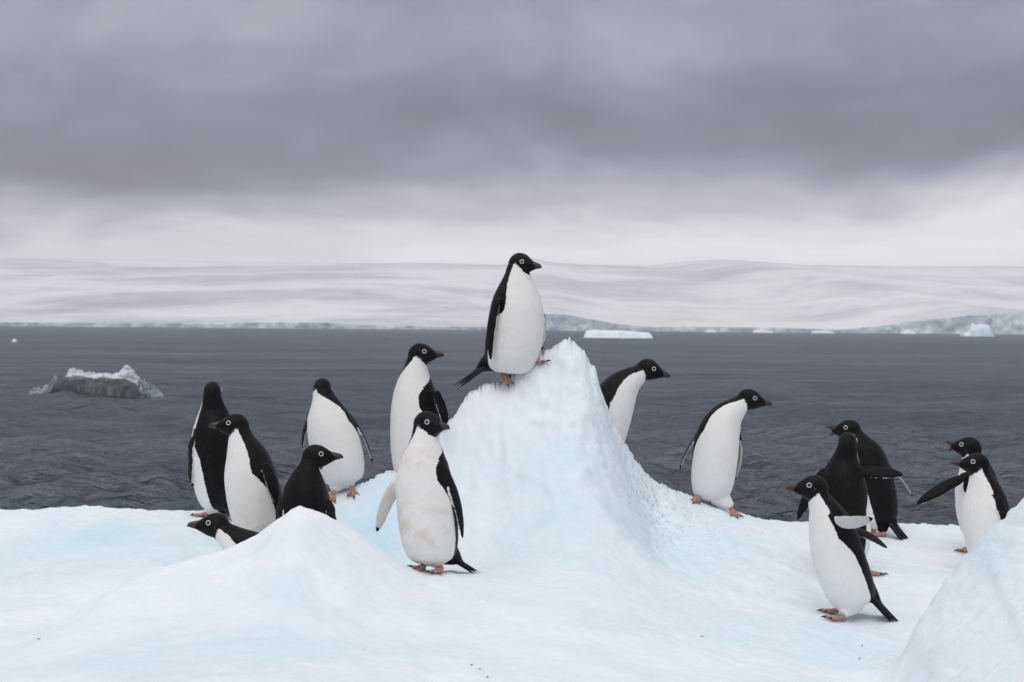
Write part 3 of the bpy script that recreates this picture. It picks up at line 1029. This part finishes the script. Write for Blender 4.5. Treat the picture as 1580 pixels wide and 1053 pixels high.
    st = np.exp(-((sj - 0.28) / 0.22) ** 2) * spec.get('stain', 0.25) + np.exp(-((sj - .75) / .08) ** 2) * spec.get('stain', 0.25) * 0.8
    attr(me, 'stain', st * (phi < 75))
    attr(me, 'under', under)
    body = bpy.data.objects.new('body', me)
    COL.objects.link(body)
    body.parent = root

    # beak
    op = math.radians(spec.get('open', 0))

    def bill(name, u0, u1, r0, z0, z1, ang, hook):
        f2 = hf * math.cos(ang) + hu * math.sin(ang)
        u2 = -hf * math.sin(ang) + hu * math.cos(ang)
        rg = []
        N = 9
        o_ = hc + hf * u0 * hk
        for i in range(N):
            t = i / (N - 1)
            r = r0 * (1 - 0.55 * t ** 1.3) * (1 if t < .99 else .35) * hk
            c = o_ + f2 * (u1 - u0) * t * hk + u2 * ((z0 + (z1 - z0) * t) - hook * max(0, t - .7) ** 2 * 11) * hk
            rg.append((c, u2, hs, r, r * .8, r * .74))
        Vb, Fb = loft(rg, 14)
        o = mesh_obj(name, Vb, Fb, M_BEAK, root)
        sv = [abs(math.sin(2 * math.pi * k / 14)) ** 1.5 * (0.62 - 0.35 * abs(i / 8 - .35)) for i in range(N) for k in range(14)] + [0.1, 0.5]
        attr(o.data, 'side', sv)
        return o
    bill('upper_beak', .058, .106, .0160, -.0020, -.0060, op * 0.45, .006)
    bill('lower_beak', .056, .099, .0110, -.0150, -.0110, -op * 0.75, .0)
    # eyes
    for sg in (-1, 1):
        nrm = unit(hs * sg * .95 + hf * .26 + hu * .14)
        ec = hc + hf * .024 * hk + hu * .009 * hk + hs * sg * .0322 * hk
        a1 = unit(np.cross(nrm, hu))
        a2 = np.cross(nrm, a1)
        Ve, Fe = [], []
        nr, ns = 6, 14
        for i in range(nr):
            la = (i / (nr - 1)) * math.pi / 2
            for k in range(ns):
                b_ = 2 * math.pi * k / ns
                Ve.append(ec + (a1 * math.cos(b_) + a2 * math.sin(b_)) * .0074 * hk * math.cos(la) + nrm * (.0045 * math.sin(la)) * hk)
        for i in range(nr - 1):
            for k in range(ns):
                k2 = (k + 1) % ns
                Fe.append((i * ns + k, i * ns + k2, (i + 1) * ns + k2, (i + 1) * ns + k))
        eye = mesh_obj('eye', Ve, Fe, M_EYE, root)
        Vr, Fr = [], []
        for i in range(20):
            A = 2 * math.pi * i / 20
            rd = a1 * math.cos(A) + a2 * math.sin(A)
            for k in range(8):
                b_ = 2 * math.pi * k / 8
                Vr.append(ec + rd * (.0082 + .0013 * math.cos(b_)) * hk + nrm * (.0015 + .0026 * math.sin(b_)) * hk)
        for i in range(20):
            for k in range(8):
                i2, k2 = (i + 1) % 20, (k + 1) % 8
                Fr.append((i * 8 + k, i2 * 8 + k, i2 * 8 + k2, i * 8 + k2))
        mesh_obj('eye_ring', Vr, Fr, M_RING, eye)
    # feet
    fv, ff_, fm = FOOT
    for fpos, fy in feet:
        me_f = FOOT_ME
        o = bpy.data.objects.new('foot', me_f)
        COL.objects.link(o)
        o.parent = root
        fw = yawv(fy)
        x2, y2 = fpos[0] + fw[0] * .05 + g0[0], fpos[1] + fw[1] * .05 + g0[1]
        pit = math.atan2(ground(x2, y2) - (fpos[2] + g0[2]), .05)
        pit = max(-.6, min(.6, pit))
        o.location = fpos + np.array([0, 0, .001])
        o.rotation_euler = (Matrix.Rotation(math.radians(fy) + math.pi, 3, 'Z') @ Matrix.Rotation(pit, 3, 'X')).to_euler()
    # tail of stiff feathers
    tb = unproj(*spec['tail'][0][:2], d + spec['tail'][0][2]) - g0
    tt = unproj(*spec['tail'][1][:2], d + spec['tail'][1][2]) - g0
    ax = unit(tt - tb)
    ln = np.linalg.norm(tt - tb)
    sdv = unit(np.cross(ax, [0, 0, 1]) if abs(ax[2]) < .9 else np.cross(ax, fr[2]))
    upv = np.cross(sdv, ax)
    TV, TF = [], []
    for i in range(9):
        a_ = (i - 4) / 4
        dd_ = unit(ax + sdv * a_ * .13 + upv * (.05 * (i % 3 - 1) - .03 * abs(a_)))
        l2 = ln * (1 - .22 * abs(a_) ** 1.3) * (1 - .07 * (i % 3 == 1))
        st_ = tb - ax * .06 + sdv * a_ * .020
        rg = []
        for t, wd_ in ((0, .018), (.35, .0165), (.6, .0105), (.8, .0065), (1, .001)):
            rg.append((st_ + dd_ * (l2 + .06) * t - upv * .004 * math.sin(t * 2.6), upv, sdv, wd_ * (.75 - .35 * t), wd_ * (.75 - .35 * t), wd_))
        v2, f2 = loft(rg, 8)
        o_ = len(TV)
        TV.extend(v2)
        TF.extend([tuple(k + o_ for k in q) for q in f2])
    mesh_obj('tail', TV, TF, M_BLACK, root)
    return root


FOOT = foot_mesh()
FOOT_ME = bpy.data.meshes.new('foot')
FOOT_ME.from_pydata([tuple(v) for v in FOOT[0]], [], FOOT[1])
FOOT_ME.materials.append(M_FOOT)
FOOT_ME.materials.append(M_CLAW)
FOOT_ME.polygons.foreach_set('material_index', np.array(FOOT[2], np.int32))
FOOT_ME.shade_smooth()
FOOT_ME.update()

BIRDS = [
    ('penguin standing tallest on the ice peak, gazing right', dict(
        d=9.25, yaw=36, hyaw=58, hpitch=-4, scale=1.09, pts=[(785, 576), (788, 548), (794, 500), (797, 463), (798, 434)], head=(804, 407),
        flippers=[((768, 462, -.10), (757, 556, -.12), (-.75, .65, 0)), ((828, 474, .04), (835, 541, .02), (.9, -.2, 0))],
        feet=[(776, 586, 20, .0), (824, 560, 60, -.02)], tail=[(750, 562, .06), (697, 600, .06)])),
    ('penguin at the far left turned away, its dark back and nape towards us', dict(
        d=9.5, phi=10, yaw=-128, hyaw=-178, scale=.96, pts=[(341, 785), (338, 752), (334, 707), (331, 668), (329, 634)], head=(328, 605),
        flippers=[((311, 668, -.03), (302, 752, -.03), (-.8, .5, 0)), ((360, 680, 0), (372, 752, 0), (.8, .4, 0))],
        feet=[(318, 795, -120), (350, 795, -150)], tail=[(352, 780, -.08), (368, 800, -.14)])),
    ('penguin facing left, overlapping the one with its back turned at far left', dict(
        d=8.7, yaw=-52, hyaw=-84, hpitch=2, pts=[(412, 835), (403, 795), (394, 755), (384, 715), (374, 684)], head=(362, 656), stain=.5,
        flippers=[((408, 716, -.09), (428, 780, -.12), (.6, .8, 0)), ((360, 720, .12), (370, 795, .16), (-.5, -.8, 0))],
        feet=[(400, 864, -55), (424, 866, -50)], tail=[(440, 835, .06), (462, 866, .08)])),
    ('penguin lying low behind the front ridge, only its left-facing head and neck showing', dict(
        d=8.3, yaw=-85, hyaw=-82, hpitch=4, fvec=(-.5, -.35, -1), pts=[(525, 905, .12), (490, 893, .08), (455, 882, .05), (420, 868, .02), (378, 846)], head=(331, 810), scale=.95,
        flippers=[((425, 872, -.10), (470, 905, -.16), (0, .9, .4)), ((430, 862, .14), (470, 895, .22), (0, -.9, .4))],
        feet=[(520, 915, -85, .02), (525, 915, -85, .18)], tail=[(530, 902, .12), (570, 910, .14)])),
    ('penguin behind the front ridge with black back to us and head turned right', dict(
        d=8.45, phi=-38, yaw=152, hyaw=84, hpitch=4, pts=[(470, 880), (470, 842), (470, 802), (471, 767), (475, 737)], head=(489, 704), scale=.95,
        flippers=[((444, 768, -.02), (436, 838, -.02), (-.7, .6, 0)), ((498, 768, -.02), (510, 834, -.02), (.7, .6, 0))],
        feet=[(455, 890, 150), (486, 890, 140)], tail=[(468, 872, -.10), (466, 900, -.16)])),
    ('preening penguin with white front to us and head bent back out of sight', dict(
        d=9.4, yaw=-8, hyaw=176, hpitch=-30, turn=-120, pts=[(529, 746), (526, 722), (518, 688), (509, 655), (503, 628)], head=(498, 601, .03), scale=.99, phi=6,
        flippers=[((538, 640, .02), (575, 714, .04), (.88, 0, .47)), ((476, 650, .04), (467, 692, .08), (-.9, .3, 0))],
        feet=[(514, 757, -12, -.05), (543, 749, 12, -.05)], tail=[(530, 738, .13), (536, 758, .22)])),
    ('penguin left of the ice peak, white chest left and head turned back to the right', dict(
        d=9.38, yaw=-50, hyaw=76, hpitch=2, pts=[(648, 748), (646, 715), (645, 675), (643, 637), (640, 602), (641, 574)], head=(650, 546), turn=126,
        flippers=[((672, 604, -.09), (690, 668, -.06), (.7, .7, 0)), ((618, 622, .10), (616, 690, .12), (-.3, -.9, 0))],
        feet=[(634, 752, -60), (658, 752, -50)], tail=[(668, 742, .10), (690, 765, .14)])),
    ('penguin in the centre foreground showing its full white front, one flipper held out', dict(
        d=7.9, yaw=-32, hyaw=52, hpitch=-2, turn=84, pts=[(666, 868), (665, 835), (661, 790), (656, 745), (654, 712), (655, 688)], head=(660, 654), scale=.98, stain=.9,
        flippers=[((616, 738, .01), (581, 821, -.03), (-.5, -.8, .1)), ((684, 720, -.05), (714, 831, -.05), (.85, .5, .1))],
        feet=[(680, 880, -22, -.04), (652, 881, -35, -.03)], tail=[(700, 860, .08), (741, 886, .10)])),
    ('penguin half hidden behind the right flank of the peak, leaning right', dict(
        d=9.75, yaw=58, hyaw=82, hpitch=-14, pts=[(915, 722), (921, 690), (932, 652), (946, 618), (966, 592)], head=(1001, 570), scale=.95,
        flippers=[((930, 618, -.11), (905, 690, -.12), (-.2, .95, .1)), ((962, 612, .12), (940, 690, .16), (.2, -.9, 0))],
        feet=[(912, 735, 60), (930, 737, 60)], tail=[(893, 722, .04), (868, 742, .06)])),
    ('penguin on the right slope of the peak, leaning right with thin dark flipper out', dict(
        d=9.78, yaw=10, hyaw=80, hpitch=-9, pts=[(1099, 770), (1099, 745), (1103, 705), (1109, 670), (1121, 645), (1137, 629)], head=(1157, 616), scale=.92,
        flippers=[((1084, 664, .02), (1049, 723, .04), (-.85, 0, .5)), ((1139, 670, .05), (1133, 742, .05), (.9, -.5, 0))],
        feet=[(1076, 766, -20, -.04), (1129, 783, 15, -.04)], tail=[(1105, 758, .13), (1110, 782, .22)])),
    ('squawking penguin with open beak standing behind the flipper-spreading one', dict(
        d=9.85, yaw=-118, hyaw=-82, hpitch=3, open=42, pts=[(1356, 808), (1354, 783), (1349, 748), (1339, 711), (1326, 686)], head=(1309, 663), scale=.95,
        flippers=[((1366, 716, .02), (1408, 767, .06), (.8, 0, .6)), ((1325, 720, .10), (1320, 790, .12), (-.5, -.8, 0))],
        feet=[(1347, 822, -100, -.02), (1364, 823, -110, -.06)], tail=[(1372, 800, -.03), (1411, 849, -.10)])),
    ('penguin with its black back to us and both flippers spread', dict(
        d=8.85, yaw=140, hyaw=165, hpitch=4, pts=[(1308, 866), (1303, 830), (1299, 785), (1300, 742), (1304, 710)], head=(1308, 684), scale=.97,
        flippers=[((1322, 728, -.03), (1394, 733, -.06), (0, .9, .4)), ((1272, 726, .0), (1230, 803, 0), (-.5, .8, .3))],
        feet=[(1338, 880, 85, -.02), (1304, 886, 150)], tail=[(1298, 862, -.11), (1296, 888, -.17)])),
    ('penguin striding left in the right foreground with flippers swept back', dict(
        d=8.05, yaw=-62, hyaw=-82, hpitch=2, pts=[(1324, 935), (1313, 908), (1300, 868), (1287, 825), (1274, 792), (1264, 770)], head=(1254, 752), scale=.88,
        flippers=[((1286, 804, -.07), (1347, 800, -.20), (.1, -.9, .4), -.16, 1.12), ((1316, 818, .06), (1369, 846, .10), (0, .5, .8))],
        feet=[(1300, 953, -80, -.05), (1294, 946, -84, .07)], tail=[(1341, 915, .02), (1401, 978, 0)])),
    ('open-beaked penguin at the far right holding one dark flipper out to the left', dict(
        d=9.5, yaw=-116, hyaw=-116, hpitch=8, open=40, pts=[(1522, 835), (1519, 805), (1514, 770), (1508, 738), (1502, 713)], head=(1494, 690), scale=.93,
        flippers=[((1484, 738, -.10), (1414, 778, -.14), (0, .9, .45)), ((1505, 745, .12), (1512, 810, .16), (0, -1, 0))],
        feet=[(1501, 853, -85, -.03), (1512, 855, -85, .05)], tail=[(1548, 828, .04), (1568, 850, .06)])),
    ('penguin at the far right facing left, its feet hidden by the snow block', dict(
        d=9.0, yaw=-50, hyaw=-86, hpitch=6, pts=[(1538, 880), (1531, 840), (1524, 798), (1519, 762), (1514, 738)], head=(1506, 716), scale=.92,
        flippers=[((1540, 768, -.09), (1552, 835, -.10), (.5, .85, 0)), ((1500, 772, .12), (1505, 835, .16), (-.5, -.85, 0))],
        feet=[(1528, 893, -50), (1546, 893, -50)], tail=[(1558, 858, .06), (1582, 885, .08)])),
]
for lb, spec in BIRDS:
    penguin(spec, lb)

# ------------------------------------------------------------------ small dropped feathers and specks on the ice
FLECKS = ((728, 1028, .010, 'upper dark fleck of three near the bottom edge below the peak'), (740, 1035, .008, 'middle dark fleck of three near the bottom edge below the peak'),
          (752, 1047, .011, 'lowest dark fleck of three near the bottom edge below the peak'), (1083, 984, .010, 'lone dark fleck on the ice left of the striding penguin'),
          (1326, 1018, .016, 'largest dark fleck on the ice, below the striding penguin'), (1330, 998, .010, 'small dark fleck just below the feet of the striding penguin'),
          (60, 988, .010, 'lone dark fleck on the ice near the left edge'))
for i, (px, py, ln, lb) in enumerate(FLECKS):
    best = None
    for d in np.arange(5.2, 9.6, 0.01):
        q = unproj(px, py, d)
        if q[2] < ground(q[0], q[1]):
            best = q
            break
    if best is None:
        continue
    a = random.uniform(0, 3.14)
    ln *= 0.65
    rg = [(np.array([math.cos(a) * t * ln, math.sin(a) * t * ln, .002 + .002 * (1 - t * t)]), np.array([0, 0, 1.]), np.array([-math.sin(a), math.cos(a), 0]), .0012, .0012, r)
          for t, r in ((-1, .0006), (-.4, .002), (.3, .0024), (1, .0005))]
    V, Fc = loft(rg, 8)
    o = mesh_obj('feather_speck', V, Fc, M_SPECK, loc=(best[0], best[1], ground(best[0], best[1])))
    tag(o, lb, 'feather', 'dark flecks on the ice')

# ------------------------------------------------------------------ haze
bm = bmesh.new()
bmesh.ops.create_cube(bm, size=1.0)
hz_me = bpy.data.meshes.new('haze')
for v in bm.verts:
    v.co = Vector((v.co.x * 19000, v.co.y * 19000, -4.0 + (v.co.z + .5) * 314))
bm.to_mesh(hz_me)
bm.free()
haze = bpy.data.objects.new('haze', hz_me)
COL.objects.link(haze)
hm, ht = new_mat('haze_air')
pv = ht.n('ShaderNodeVolumePrincipled', {'Color': (0.97, 0.97, 1.0, 1), 'Density': 1.25e-4, 'Anisotropy': 0.2})
ho = ht.n('ShaderNodeOutputMaterial')
ht.t.links.new(pv.outputs[0], ho.inputs['Volume'])
hz_me.materials.append(hm)
tag(haze, kind='stuff')
